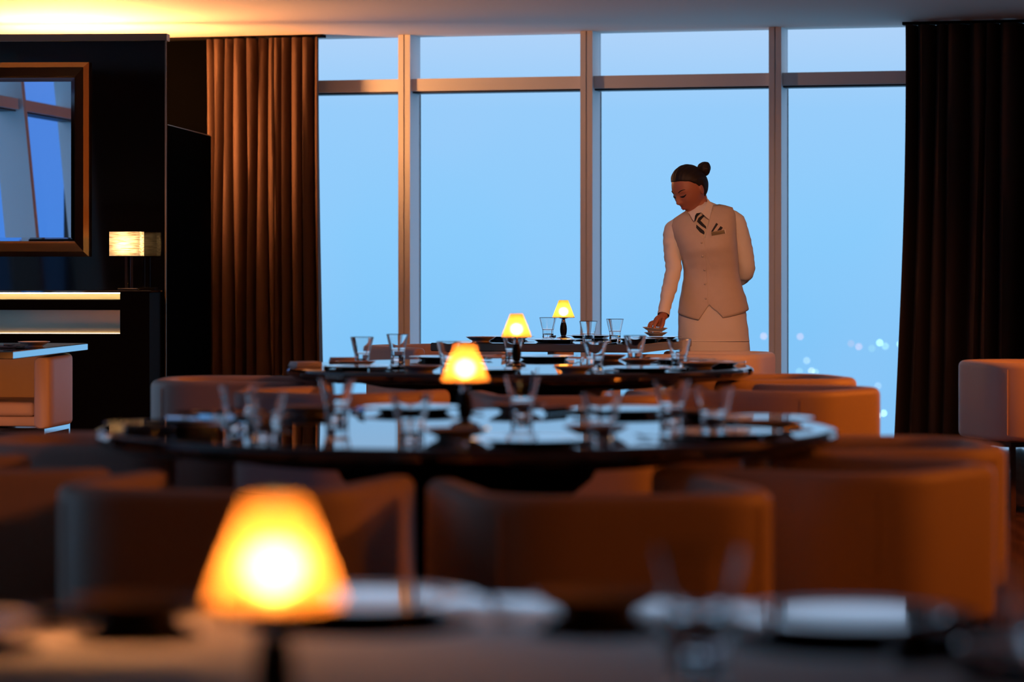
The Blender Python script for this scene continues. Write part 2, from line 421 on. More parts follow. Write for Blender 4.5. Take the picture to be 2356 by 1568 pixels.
# ------------------------------------------------------------------ wall mirror
def PX(px, py, Y): return Vector(((px - 1178) * Y / F, Y, HC + (600 - py) * Y / F))
def wall_mirror():
    # local coordinates on the wall face
    def lx(px): # along-wall coordinate of a photo column
        xn = (px - 1178) / F
        c, s = math.cos(math.atan(SY)), math.sin(math.atan(SY))
        return (xn * WBY - WBX) / (c + xn * s)
    def lz(py): return HC + (600 - py) * 17.75 / F
    xr, zt, zb = lx(208), lz(142), lz(590); xl = xr - 1.25
    t = empty('wall_mirror', MB_ @ Vector(((xl + xr) / 2, 0, zb)), -math.atan(SY))
    tag(t, 'large wall mirror in a wide bronze frame above the sideboard', 'mirror')
    inv = t.matrix_basis.inverted() @ MB_
    b = bmesh.new()
    # frame profile swept round the four sides: outer edge at wall, ridge, inner slope
    prof = [(0, -.001), (0, -.045), (.03, -.060), (.078, -.030), (.09, -.018), (.09, -.001)]
    cor = [(xl, zb, 1, 1), (xr, zb, -1, 1), (xr, zt, -1, -1), (xl, zt, 1, -1)]
    rings = [[b.verts.new((x + sx * d, y, z + sz * d)) for d, y in prof] for x, z, sx, sz in cor]
    for i in range(4):
        a, c = rings[i], rings[(i + 1) % 4]
        for k in range(len(prof)):
            k2 = (k + 1) % len(prof); b.faces.new((a[k], a[k2], c[k2], c[k]))
    bmesh.ops.transform(b, matrix=inv, verts=b.verts[:]); link_bm('frame', b, M_bronze, t, smooth=False)
    b = bmesh.new()
    a0, a1, c0, c1 = xl + .09, xr - .09, zb + .09, zt - .09; bv = .022
    o_ = [b.verts.new((x, -.012, z)) for x, z in ((a0, c0), (a1, c0), (a1, c1), (a0, c1))]
    i_ = [b.verts.new((x, -.0145, z)) for x, z in ((a0 + bv, c0 + bv), (a1 - bv, c0 + bv), (a1 - bv, c1 - bv), (a0 + bv, c1 - bv))]
    k_ = [b.verts.new((v.co.x, -.006, v.co.z)) for v in o_]
    b.faces.new(i_)
    for k in range(4):
        k2 = (k + 1) % 4; b.faces.new((o_[k], o_[k2], i_[k2], i_[k])); b.faces.new((k_[k], k_[k2], o_[k2], o_[k]))
    b.faces.new(k_[::-1])
    bmesh.ops.transform(b, matrix=inv, verts=b.verts[:]); link_bm('mirror_glass', b, M_mirror, t, smooth=False)
wall_mirror()

# ------------------------------------------------------------------ sideboard with two brass niches
def sideboard():
    y0, y1 = -.40, -.002            # in wall coordinates
    t = empty('sideboard', MB_ @ Vector((-1.5, -.2, 0)), -math.atan(SY))
    tag(t, 'black lacquered sideboard with two lit brass niches under the mirror', 'sideboard')
    inv = t.matrix_basis.inverted() @ MB_
    Yf = WBY - .40
    def z(py): return HC + (600 - py) * Yf / F
    xr = -.02; xn = (285 - 1178) / F * Yf - WBX; x0 = -1.95
    top = z(668)
    b = bmesh.new()
    add_box(b, x0, xr, y0, y1, 0, z(770)); add_box(b, x0, xn, y0, y1, z(713), z(690)); add_box(b, xn, xr, y0, y1, z(770), top - .012)
    add_box(b, x0, xn, -.06, y1, z(770), top - .012)
    add_box(b, x0, x0 + .02, y0, y1, z(770), top)
    bmesh.ops.transform(b, matrix=inv, verts=b.verts[:]); link_bm('body', b, M_matblack, t, smooth=False)
    b = bmesh.new(); add_box(b, x0 - .01, xr + .012, y0 - .008, y1, top - .012, top, .002, 1)
    bmesh.ops.transform(b, matrix=inv, verts=b.verts[:]); link_bm('worktop', b, M_black, t, smooth=False)
    for a, c, nm in ((690, 668, 'upper_niche_back'), (770, 713, 'lower_niche_back')):
        b = bmesh.new(); hi = z(c) - (.013 if c == 668 else 0)
        add_box(b, x0 + .02, xn, -.085, -.061, z(a), hi)
        bmesh.ops.transform(b, matrix=inv, verts=b.verts[:]); link_bm(nm, b, M_brass, t, smooth=False)
    b = bmesh.new(); add_box(b, x0 + .1, xn - .01, y0 + .03, y0 + .05, top - .018, top - .0125)
    bmesh.ops.transform(b, matrix=inv, verts=b.verts[:]); link_bm('niche_glow_strip', b, emis('niche_led', (1.0, .72, .36), 22), t, smooth=False)
    b = bmesh.new(); add_box(b, x0 + .1, xn - .01, -.13, -.125, z(770) + .0005, z(770) + .004)
    bmesh.ops.transform(b, matrix=inv, verts=b.verts[:]); link_bm('niche_glow_strip', b, emis('niche_sheen_glow', (1.0, .72, .40), 4), t, smooth=False)  # glow stands in for the shine along the lower niche's bottom edge
    return top, inv
SB_TOP, _ = sideboard()

# lamp with a rectangular woven shade and a pair of chrome posts
def sideboard_lamp():
    Y = WBY - .27
    c = PX(297, 668, Y); c.z = SB_TOP
    u = F / Y
    t = empty('table_lamp', c, -math.atan(SY)); tag(t, 'lit lamp with square woven shade on twin chrome posts, on the sideboard', 'lamp')
    zb, zt = HC + (600 - 589) / u - c.z, HC + (600 - 532) / u - c.z
    hw = .087; hd = .075; cx = -.014
    b = bmesh.new()
    add_box(b, -.06, .06, -.045, .045, 0, .012, .002, 1)
    link_bm('base', b, M_chrome, t)
    for s in (-1, 1):
        b = bmesh.new(); add_box(b, s * .016 - .008, s * .016 + .008, -.008, .008, .012, zb + .02, .001, 1); link_bm('post', b, M_chrome, t)
    b = bmesh.new()
    r0 = [b.verts.new((cx + x * hw, y * hd, zb)) for x, y in ((-1, -1), (1, -1), (1, 1), (-1, 1))]
    r1 = [b.verts.new((cx + x * hw, y * hd, zt)) for x, y in ((-1, -1), (1, -1), (1, 1), (-1, 1))]
    for k in range(4): b.faces.new((r0[k], r0[(k + 1) % 4], r1[(k + 1) % 4], r1[k]))
    sh = link_bm('lamp_shade', b, M_linen_shade, t, smooth=False)
    for zz in (zb, zt):
        b = bmesh.new()
        for k in range(4):
            p, q = r0s(cx, hw, hd, k), r0s(cx, hw, hd, (k + 1) % 4)
            add_tube(b, [(p[0], p[1], zz), (q[0], q[1], zz)], .0022, 6)
        link_bm('rim', b, M_matblack, sh)
    b = bmesh.new(); bmesh.ops.create_uvsphere(b, u_segments=16, v_segments=10, radius=.022, matrix=Matrix.Translation((cx, 0, (zb + zt) / 2)))
    link_bm('bulb', b, M_bulb, t)
def r0s(cx, hw, hd, k):
    x, y = ((-1, -1), (1, -1), (1, 1), (-1, 1))[k]; return (cx + x * hw, y * hd)
sideboard_lamp()

# ------------------------------------------------------------------ tub chairs
def make_chair():
    W_, D_, H_, t_, zb = .65, .62, .70, .078, .345
    root = empty('tub_chair', (0, 0, 0))
    # path of the wall's centre line, front right -> back -> front left (front is +y)
    hw, hd, rc = W_ / 2 - t_ / 2, D_ / 2 - t_ / 2, .17
    path = []
    for k in range(5): path.append((hw, lerp(D_ / 2 - .012, -hd + rc, k / 4), 1, 0))
    for k in range(1, 9):
        a = PI / 2 * k / 9; path.append((hw - rc + rc * math.cos(a), -hd + rc - rc * math.sin(a), math.cos(a), -math.sin(a)))
    for k in range(5): path.append((lerp(hw - rc, -hw + rc, k / 4), -hd, 0, -1))
    for k in range(1, 9):
        a = PI / 2 * k / 9; path.append((-hw + rc - rc * math.sin(a), -hd + rc - rc * math.cos(a), -math.sin(a), -math.cos(a)))
    for k in range(5): path.append((-hw, lerp(-hd + rc, D_ / 2 - .012, k / 4), -1, 0))
    # cross-section: rounded rectangle (outward offset o, height z)
    def section(sc):
        pts = []; r = .026; ho = t_ / 2 * sc; z0 = zb + (1 - sc) * .02; z1 = H_ - (1 - sc) * .02
        for cx_, cz_, a0 in ((ho - r, z1 - r, 0), (-ho + r, z1 - r, 90), (-ho + r, z0 + r, 180), (ho - r, z0 + r, 270)):
            for k in range(5):
                a = math.radians(a0 + 22.5 * k); pts.append((cx_ + r * math.cos(a), cz_ + r * math.sin(a)))
        return pts
    b = bmesh.new(); rings = []
    def ring(x, y, nx, ny, sc):
        return [b.verts.new((x + nx * o, y + ny * o, z + (0 if z < .5 else -.006 * max(0, y * 2)))) for o, z in section(sc)]
    x, y, nx, ny = path[0]; rings.append(ring(x, y + .012, nx, ny, .74))
    for p in path: rings.append(ring(*p, 1.0))
    x, y, nx, ny = path[-1]; rings.append(ring(x, y + .012, nx, ny, .74))
    n = len(rings[0])
    for a, c in zip(rings, rings[1:]):
        for k in range(n): b.faces.new((a[k], a[(k + 1) % n], c[(k + 1) % n], c[k]))
    b.faces.new(rings[0][::-1]); b.faces.new(rings[-1])
    sh = link_bm('backrest', b, M_leather, root, sharp=50)
    # stitched seams where back meets sides
    for s in (-1, 1):
        b = bmesh.new()
        add_tube(b, [(s * (hw - rc + rc * .707 + .0301 + .0), -hd + rc - rc * .707 - .0301, zb + .03), (s * (hw - rc + rc * .707 + .0301), -hd + rc - rc * .707 - .0301, H_ - .03)], .0022, 6)
        link_bm('seam', b, M_leather, sh)
    b = bmesh.new(); add_box(b, -hw + t_ / 2 - .01, hw - t_ / 2 + .01, -hd + t_ / 2 - .02, D_ / 2 - .03, zb + .01, .405, .012, 2)
    link_bm('seat_base', b, M_leather, root)
    b = bmesh.new(); add_box(b, -hw + t_ / 2 + .004, hw - t_ / 2 - .004, -hd + t_ / 2 + .004, D_ / 2 - .012, .406, .475, .018, 3)
    link_bm('seat_cushion', b, M_leather, root)
    b = bmesh.new()
    for s in (-1, 1): add_box(b, s * .27 - .012, s * .27 + .012, -.24, .24, zb - .026, zb - .002)
    for yy in (-.24, .228): add_box(b, -.27, .27, yy, yy + .012, zb - .026, zb - .002)
    link_bm('base_frame', b, M_chrome, root, smooth=False)
    for s in (-1, 1):
        for yy in (-.24, .216):
            b = bmesh.new(); add_box(b, s * .27 - .012, s * .27 + .012, yy, yy + .024, .012, zb - .026); link_bm('leg', b, M_chrome, root, smooth=False)
    for s in (-1, 1):
        b = bmesh.new(); add_box(b, s * .27 - .012, s * .27 + .012, -.24, .24, 0, .012); link_bm('floor_bar', b, M_chrome, root, smooth=False)
    return root
CH = make_chair(); ch_used = [False]
def chair(x, y, fx, fy, label, group):
    o = CH if not ch_used[0] else copy_tree(CH)
    ch_used[0] = True
    o.location = (x, y, 0); o.rotation_euler = (0, 0, math.atan2(fy, fx) - PI / 2)
    tag(o, label, 'chair', group); return o
T0, T1, T2, T3, TL = (-.10, 2.85), (-.112, 7.58), (.03, 12.0), (.27, 15.75), (-3.0, 14.75)
G1, G2 = 'tub chairs round the middle table', 'tub chairs round the second table'
def toward(p, c): return (c[0] - p[0], c[1] - p[1])
for p, c, lb, g in (
    ((-.60, 6.42), (-.30, 7.58), 'cream tub chair seen from behind, left one at the front of the large round table', G1),
    ((.19, 6.28), (-.05, 7.58), 'cream leather tub chair seen from behind, centre front of the large round table', G1),
    ((.75, 6.96), T1, 'cream leather tub chair at the near right of the large round table', G1),
    ((.93, 7.78), (-.1, 7.74), 'cream leather tub chair at the right end of the large round table, mostly hidden', G1),
    ((-1.32, 6.98), (-.5, 7.4), 'cream tub chair cut by the left picture edge, in front of the large round table', G1),
    ((-1.10, 7.97), (T1[0], 7.8), 'cream tub chair at the far left rim of the large round table', G1),
    ((-1.10, 12.02), T2, 'cream tub chair at the left end of the second round table, before the curtain', G2),
    ((-.66, 10.95), T2, 'cream tub chair seen from behind at the front left of the second round table', G2),
    ((.20, 10.72), T2, 'cream tub chair seen from behind at the front of the second round table', G2),
    ((.99, 11.14), (.10, 11.85), 'cream tub chair pulled out at the front right of the second round table', G2),
    ((1.04, 12.22), T2, 'cream tub chair at the right end of the second round table', G2),
    ((1.00, 15.42), (.1, 15.71), 'cream tub chair in front of the waitress at the square window table', 'tub chairs at the square window table'),
    ((.15, 14.96), (.32, 15.6), 'cream tub chair tucked under the near side of the square window table', 'tub chairs at the square window table'),
    ((-.44, 16.75), (.27, 15.75), 'cream tub chair on the far left side of the square window table', 'tub chairs at the square window table'),
    ((2.42, 14.1), (3.39, 14.35), 'cream tub chair standing alone before the black curtain at the right edge', None),
    ((-2.54, 15.16), (-3.15, 10.0), 'cream tub chair facing us under the table at the left edge', None)):
    d = toward(p, c); chair(p[0], p[1], d[0], d[1], lb, g)

# ------------------------------------------------------------------ tables
RT = .92; TZ = .75
def make_round_table():
    root = empty('round_table', (0, 0, 0))
    b = bmesh.new()
    add_lathe(b, [(0, TZ), (RT - .02, TZ), (RT - .006, TZ - .004), (RT, TZ - .014), (RT - .004, TZ - .028), (RT - .03, TZ - .0415), (0, TZ - .0415)], 128)
    link_bm('tabletop', b, M_black, root, sharp=40)
    b = bmesh.new(); add_lathe(b, [(0, TZ - .042), (RT - .031, TZ - .042), (RT - .08, .7045), (.67, .7035), (.64, .688), (.56, .672), (0, .672)], 96)
    link_bm('apron', b, M_matblack, root, sharp=40)
    b = bmesh.new()
    add_lathe(b, [(0, .672), (.34, .672), (.31, .62), (.25, .57), (.19, .50), (.16, .40), (.15, .2), (.16, .05), (0, .05)], 64)
    link_bm('pedestal', b, M_matblack, root, sharp=40)
    b = bmesh.new(); add_lathe(b, [(0, .05), (.30, .05), (.36, .03), (.37, 0), (0, 0)], 64); link_bm('foot', b, M_chrome, root, sharp=40)
    return root
RTB = make_round_table()
for i, (c, lb) in enumerate(((T1, 'large black gloss round table in the middle, with pedestal'), (T2, 'black gloss round table behind the middle one'),
                             (T0, 'black gloss round table cut off at the bottom of the picture'))):
    o = RTB if i == 0 else copy_tree(RTB)
    o.location = (c[0], c[1], 0); tag(o, lb, 'table', 'round black tables in a row')
def square_table(cx, cy, w_, d_, rz, thick, label, band=None):
    root = empty('square_table', (cx, cy, 0), rz); tag(root, label, 'table')
    b = bmesh.new(); add_box(b, -w_ / 2, w_ / 2, -d_ / 2, d_ / 2, TZ - thick, TZ, .003, 1); link_bm('tabletop', b, M_black, root, smooth=False)
    b = bmesh.new(); add_box(b, -w_ / 2 - .001, w_ / 2 + .001, -d_ / 2 - .001, d_ / 2 + .001, TZ - thick + .004, TZ - .004); link_bm('edge_band', b, band or M_chrome, root, smooth=False)
    b = bmesh.new(); add_box(b, -.07, .07, -.07, .07, .03, TZ - thick); link_bm('column', b, M_chrome, root, smooth=False)
    b = bmesh.new(); add_box(b, -.25, .25, -.25, .25, 0, .03, .004, 1); link_bm('foot', b, M_chrome, root)
square_table(T3[0], T3[1], 1.1, 1.1, -math.radians(15.9), .042, 'square gloss table next to the waitress, before the window', M_bronze)
# left table: right edge runs from (-2.28,13.9) to (-2.135,15.3)
_a = -math.atan2(.145, 1.4)
_cx = -2.2075 - .70 * math.cos(_a); _cy = 14.6 - .70 * math.sin(_a)
square_table(_cx, _cy, 1.4, 1.408, _a, .036, 'square gloss table cut off at the left edge')

# ------------------------------------------------------------------ tableware
GLASS_PROFILE = [(0, .018), (.024, .018), (.0275, .022), (.0285, .045), (.031, .047), (.0315, .050), (.0445, .108), (.046, .1095),
                 (.0465, .108), (.0332, .049), (.0315, .046), (.0305, .041), (.0295, .012), (.0305, .004), (.0285, 0), (0, 0)]
def make_glass():
    b = bmesh.new(); add_lathe(b, GLASS_PROFILE, 48)
    return link_bm('tumbler', b, M_tumbler, sharp=24)
def make_charger():
    b = bmesh.new()
    add_lathe(b, [(0, .0150), (.100, .0150), (.103, .0158), (.137, .0163), (.1405, .0156), (.1395, .0142), (.108, .0115), (.092, .0015), (.089, 0), (0, 0)], 56)
    return link_bm('charger_plate', b, M_silver, sharp=50)
def make_side_plate():
    b = bmesh.new()
    add_lathe(b, [(0, .009), (.046, .009), (.056, .013), (.076, .0225), (.0775, .023), (.0775, .0215), (.058, .0095), (.046, .004), (.044, 0), (.040, 0), (.038, .004), (0, .004)], 48)
    return link_bm('side_plate', b, M_china, sharp=50)
def make_fork():
    root = empty('fork', (0, 0, 0))
    b = bmesh.new(); add_tube(b, smoothpath([(0, -.10, .0035), (0, -.06, .006), (0, 0, .0045), (0, .035, .006)], 4), [.0055] * 4 + [.005] * 4 + [.0032] * 5, 8, flat=(1, .4)); link_bm('handle', b, M_silver, root)
    b = bmesh.new(); add_box(b, -.011, .011, .034, .06, .0055, .0075, .001, 1)
    for k in range(4): add_tube(b, [(-.0095 + k * .0063, .058, .0065), (-.0095 + k * .0063, .075, .004), (-.0095 + k * .0063, .096, .010)], [.0017, .0016, .0009], 6)
    link_bm('tines', b, M_silver, root)
    return root
def make_knife():
    root = empty('knife', (0, 0, 0))
    b = bmesh.new(); add_tube(b, smoothpath([(0, -.11, .005), (0, -.06, .0055), (0, -.005, .005)], 4), [.006] * 5 + [.005] * 4, 8, flat=(1, .6)); link_bm('handle', b, M_silver, root)
    b = bmesh.new(); add_box(b, -.0008, .0008, -.006, .10, 0.0002, .018, .0004, 1); add_box(b, -.0008, .0008, .10, .112, .005, .018)
    link_bm('blade', b, M_silver, root, smooth=False)
    return root
def make_spoon():
    root = empty('spoon', (0, 0, 0))
    b = bmesh.new(); add_tube(b, smoothpath([(0, -.10, .0035), (0, -.04, .006), (0, .05, .006)], 4), [.0055] * 5 + [.003] * 4, 8, flat=(1, .4)); link_bm('handle', b, M_silver, root)
    b = bmesh.new(); bmesh.ops.create_uvsphere(b, u_segments=16, v_segments=8, radius=1, matrix=Matrix.Translation((0, .073, .0055)) @ Matrix.Diagonal((.018, .027, .0045, 1)))
    link_bm('bowl', b, M_silver, root)
    return root
def make_lamp():
    root = empty('candle_lamp', (0, 0, 0))
    b = bmesh.new(); add_lathe(b, [(0, 0), (.036, 0), (.038, .003), (.034, .007), (.022, .011), (.014, .015), (.012, .02), (0, .02)], 40); link_bm('base', b, M_chrome, root)
    b = bmesh.new(); add_lathe(b, [(0, .018), (.0145, .020), (.0175, .035), (.0185, .05), (.0170, .068), (.0125, .086), (0, .086)], 32); link_bm('stem', b, mat('black_stem', (.003, .003, .003), .5, ior=1.25) if 'black_stem' not in bpy.data.materials else bpy.data.materials['black_stem'], root)
    b = bmesh.new(); add_lathe(b, [(0, .085), (.0125, .086), (.0095, .100), (.010, .106), (.022, .109), (.022, .112), (.010, .113), (0, .113)], 32); link_bm('neck', b, M_chrome, root)
    b = bmesh.new()
    add_lathe(b, [(.060, .113), (.0575, .1185), (.026, .200), (.024, .2045)], 56)
    sh = link_bm('lamp_shade', b, M_amber, root)
    b = bmesh.new(); add_lathe(b, [(.0600, .1120), (.0610, .1130), (.0600, .1142), (.0590, .1130)], 56, closed=True)
    link_bm('rim', b, M_bronze, sh)
    b = bmesh.new(); bmesh.ops.create_uvsphere(b, u_segments=20, v_segments=12, radius=1, matrix=Matrix.Translation((0, 0, .141)) @ Matrix.Diagonal((.020, .020, .023, 1)))
    link_bm('flame_glass', b, M_flame, root)
    return root
PROTO = {}
def put(kind, x, y, z=TZ, rz=0, label='', cat='', group=None, tilt=None):
    mk = dict(glass=make_glass, charger=make_charger, plate=make_side_plate, fork=make_fork, knife=make_knife, spoon=make_spoon, lamp=make_lamp)[kind]
    if kind not in PROTO: o = PROTO[kind] = mk()
    else: o = copy_tree(PROTO[kind])
    o.location = (x, y, z + .0003); o.rotation_euler = (tilt or (0, 0))[:2] + (rz,) if tilt else (0, 0, rz)
    return tag(o, label, cat, group)
def onx(px, d): return (px - 1178) * d / F

for px, c, lb in ((632, 2.67, 'lit amber candle lamp, largest, out of focus in the foreground'), (1070, 7.6, 'lit amber candle lamp on the large middle round table'),
                  (1188.5, 12.0, 'lit amber candle lamp on the second round table'), (1296.5, 16.15, 'lit amber candle lamp on the square window table, smallest in view')):
    put('lamp', onx(px, c), c, label=lb, cat='lamp', group='amber candle lamps down the row of tables')

# tumblers: photo column and distance
TB = {'T0': 'foreground table', 'T1': 'large middle table', 'T2': 'second round table', 'T3': 'square window table', 'TL': 'left edge table'}
GPOS = {}
for tb, items in (('T1', ((547, 7.45, 'left of the pair at the left side'), (612, 7.02, 'right of the pair at the left side'), (775, 7.85, 'at the back left'), (945, 6.95, 'at the front, left of the lamp'),
                          (1201, 8.05, 'at the back, right of the lamp'), (1385, 7.0, 'at the front right'), (1545, 7.75, 'at the back right, left of a pair'), (1642, 7.33, 'at the right, front one of a pair'))),
                  ('T2', ((833, 12.15, 'at the left, nearest the curtain'), (915, 12.62, 'at the back left, before the mullion'), (1032, 11.45, 'just behind the middle lamp shade'), (1180, 12.55, 'right behind the lamp'),
                          (1369, 11.5, 'at the front, with upturned fork beside it'), (1461, 12.4, 'at the right, middle one of three'), (1562, 11.85, 'at the far right below the waitress'))),
                  ('T3', ((1261, 16.35, 'left of the lamp'), (1354, 15.35, 'before the mullion'), (1415, 15.95, 'next to the waitress hand'))),
                  ('T0', ((1608, 3.2, 'blurred at the right'), (2420, 2.95, 'blurred at the right picture edge')))):
    for px, d, wh in items:
        GPOS.setdefault(tb, []).append((onx(px, d), d))
        put('glass', onx(px, d), d, rz=random.uniform(0, 1), label='clear tumbler on the %s, %s' % (TB[tb], wh), cat='glass', group='tumblers on the %s' % TB[tb])

def setting(tb, c, az, R, where, side=True, cut=True, rc=None, dx=0):
    """az: degrees from the near side, counter-clockwise seen from above"""
    rr = rc or R - .165; T_ = TB[tb]; busy = GPOS.setdefault(tb, [])
    def at(d_, off, dr=0):
        a = math.radians(az + d_ - 90); ux, uy = math.cos(a), math.sin(a)
        r_ = rr + dr - abs(off) * .22
        return c[0] + ux * r_ - uy * off, c[1] + uy * r_ + ux * off, a + PI / 2
    def ok(x, y, r): return min([math.hypot(x - q[0], y - q[1]) - (q[2] if len(q) > 2 else .048) - r for q in busy] + [9])
    d0 = max([k * 2 for k in range(-9, 10)], key=lambda d_: min(0, ok(*at(d_, 0)[:2], .143)) - abs(d_) * .0003)
    if ok(*at(d0, 0)[:2], .141) < 0: return
    x, y, rz = at(d0, 0); busy.append((x, y, .141))
    put('charger', x, y, label='silver charger plate on the %s, %s' % (T_, where), cat='plate', group='silver chargers on the %s' % T_)
    def sticks(x, y, rz): return [(x + math.sin(-rz) * q, y + math.cos(rz) * q) for q in (-.09, -.045, 0, .045, .09)]
    if cut:
        for sg, k, nm in ((-1, 'fork', 'silver fork'), (1, 'knife', 'silver knife')):
            for off in (.160, .168, .176, .186, .2):
                x, y, rz = at(d0, sg * off)
                if min(ok(px_, py_, .012) for px_, py_ in sticks(x, y, rz)) > 0 and math.hypot(x - c[0], y - c[1]) < R - .04:
                    busy += [(px_, py_, .014) for px_, py_ in sticks(x, y, rz)]
                    put(k, x, y, rz=rz, label='%s beside the charger on the %s, %s' % (nm, T_, where), cat=k, group='%ss on the %s' % (nm, T_)); break
    if side:
        for off, dr in ((-.275, .0), (-.29, -.05), (-.27, -.1), (-.25, -.15), (-.2, -.2), (-.12, -.25), (.0, -.26)):
            x, y, rz = at(d0, off, dr)
            if ok(x, y, .088) > 0:
                busy.append((x, y, .088)); put('plate', x, y, label='small white side plate on the %s, %s' % (T_, where), cat='plate', group='side plates on the %s' % T_); break
WH = ['at the near side', 'at the near right', 'at the right', 'at the far right', 'at the far side', 'at the far left', 'at the left', 'at the near left']
GPOS['T0'].append((onx(632, 2.67), 2.67, .07)); GPOS['T1'].append((onx(1070, 7.6), 7.6, .07)); GPOS['T2'].append((onx(1188.5, 12.0), 12.0, .07))
GPOS['T2'] += [(onx(788, 12.42), 12.42, .08), (onx(703, 11.9), 11.9, .08)]
for tb, c, off in (('T1', T1, 12), ('T2', T2, -8)):
    for k in range(8): setting(tb, c, off + 45 * k, RT, WH[k])
for k, az in ((2, 100), (3, 140), (4, 186), (5, 228), (6, 272)): setting('T0', T0, az, RT, WH[k])
# square window table: chargers along the edges
for x, y, wh in ((-.02, 16.1, 'at the far left'), (.22, 15.48, 'at the near left'), (.42, 16.32, 'behind the lamp'), (.66, 15.68, 'at the near right')):
    put('charger', x, y, label='silver charger plate on the square window table, %s' % wh, cat='plate', group='silver chargers on the square table')
put('plate', -.16, 15.66, label='small white side plate on the square window table, at its left corner', cat='plate')
for x, y, r, k, wh in ((.03, 15.45, .3, 'fork', 'left of the near plate'), (.50, 15.33, -.3, 'knife', 'at the near edge beside a tumbler'), (.20, 16.08, -.3, 'knife', 'between the far chargers')):
    put(k, x, y, rz=r, label='silver %s on the square window table, %s' % (k, wh), cat=k)
# stack being laid by the waitress
hx, hy = onx(1507, 16.02), 16.02
put('charger', hx + .002, hy, label='silver charger plate under the plate the waitress is setting down', cat='plate')
low = put('plate', hx + .004, hy - .005, TZ + .0165, label='lower white side plate standing on the charger by the waitress hand', cat='plate'); low.scale = (.8, .8, .9)
PLZ = TZ + .041
held = put('plate', hx, hy, PLZ, label='white plate held in the waitress fingertips', cat='plate', tilt=(0.02, 0.04)); held.scale = (.86, .86, .95)
# plate and cutlery on the left table
put('plate', onx(78, 14.75) , 14.75, label='white side plate on the gloss table at the left edge', cat='plate')
put('fork', onx(20, 14.4), 14.4, rz=-1.2, label='silver fork on the gloss table at the left edge', cat='fork')
put('knife', onx(10, 14.55), 14.55, rz=-1.2, label='silver knife on the gloss table at the left edge', cat='knife')
# folded napkins on the second table
def napkin(x, y, rz, label, z=TZ):
    b = bmesh.new()
    for k in range(3): add_box(b, -.055 + .002 * k, .055 - .002 * k, -.05, .05 - .003 * k, .0005 + .0065 * k, .006 + .0065 * k, .0025, 2)
    o = link_bm('napkin', b, M_napkin); o.location = (x, y, z + .0003); o.rotation_euler = (0, 0, rz); tag(o, label, 'napkin', 'folded napkins')
napkin(onx(788, 12.42), 12.42, .1, 'white folded napkin on the second round table, at the far left by the curtain')
napkin(onx(703, 11.9), 11.9, .4, 'white folded napkin on the left rim of the second round table')

# ------------------------------------------------------------------ far city lights in the haze
def city_light(px, py, col, s, where):
    D = min(14000, 430 * F / (py - 600)); r = D / F * 3.0
    b = bmesh.new(); bmesh.ops.create_icosphere(b, subdivisions=1, radius=r)
    nm = 'city_glow_%s_%d' % (where[0], s * 10)
    o = link_bm('city_light', b, emis(nm, col, s * .45)); o.location = ((px - 1178) * D / F, D, HC + (600 - py) * D / F)
    tag(o, '%s city light in the haze, %s' % ({'g': 'pale green', 'p': 'pinkish', 'w': 'whitish'}[where[0]], where[1]), 'city light', 'distant city lights')
g_, p_, w_ = (.55, 1.0, .75), (1.0, .55, .55), (.8, .95, 1.0)
for px, py, k, s, wh in ((1757, 773, 'p', 7, 'left of the right mullion'), (1841, 774, 'p', 6, 'just right of the right mullion'), (1958, 790, 'p', 3, 'faint, left in the row'),
    (1976, 797, 'p', 6, 'brighter, middle of the row'), (2024, 788, 'g', 13, 'brightest of the upper row'), (2037, 796, 'g', 6, 'beside the brightest upper one'), (2006, 801, 'g', 3, 'very faint, in the upper row'),
    (2071, 791, 'g', 12, 'right end of the upper row'), (2092, 782, 'p', 4, 'near the curtain, upper row'), (2081, 741, 'p', 3, 'highest, near the curtain'),
    (1856, 829, 'w', 5, 'alone below the mullion pair'), (1839, 854, 'g', 4, 'low, beside the mullion'), (1867, 853, 'w', 8, 'low above the right chairs'), (1876, 856, 'g', 5, 'low, right next to the white one'),
    (2083, 868, 'g', 7, 'upper of two by the curtain'), (2083, 879, 'g', 7, 'lower of two by the curtain'), (2020, 887, 'w', 4, 'faint above the pulled-out chair'),
    (2033, 950, 'g', 14, 'lowest row, left of two'), (2071, 951, 'g', 14, 'lowest row, right of two'), (2019, 955, 'w', 12, 'lowest row, touching the chair')):
    city_light(px, py, {'g': g_, 'p': p_, 'w': w_}[k], s, (k, wh))

# ------------------------------------------------------------------ the waitress
PY = 16.32
def W(cx, cy, dy=0.0):       # coordinates measured on a crop of the figure, at a chosen depth
    Y = PY + dy
    return Vector(((1460 + cx / 3.2 - 1178) * Y / F, Y, HC + (600 - 340 - cy / 3.2) * Y / F))
K = PY / F / 3.2             # metres per crop unit
SEC = [  # cy, cx, half width, half depth, shear, forward shift
    (395, 505, 52, .050, .10, .015), (425, 505, 75, .060, .16, .012), (455, 503, 162, .068, .19, .008), (485, 502, 222, .080, .19, .004), (530, 504, 236, .092, .18, .0),
    (600, 512, 228, .105, .16, -.006), (680, 526, 212, .122, .13, -.012), (740, 540, 204, .126, .10, -.012), (820, 555, 196, .112, .06, -.006), (900, 564, 193, .100, .02, 0), (960, 568, 197, .098, 0, 0),
    (1040, 572, 215, .104, 0, 0), (1120, 577, 236, .112, .03, 0), (1200, 580, 250, .118, .06, 0), (1280, 582, 254, .118, .0, 0)]
def torso(a, cy, sc=1.0, off=0.0):
    cx, hw, hd, k, fs = interp(SEC, cy)
    e = .82
    ca, sa = math.cos(a), math.sin(a)
    x = (hw * K * sc + off) * math.copysign(abs(sa) ** e, sa); y = -(hd * sc + off) * math.copysign(abs(ca) ** e, ca) + fs
    c = W(cx, cy); return Vector((c.x + x, c.y + y, c.z + k * x))
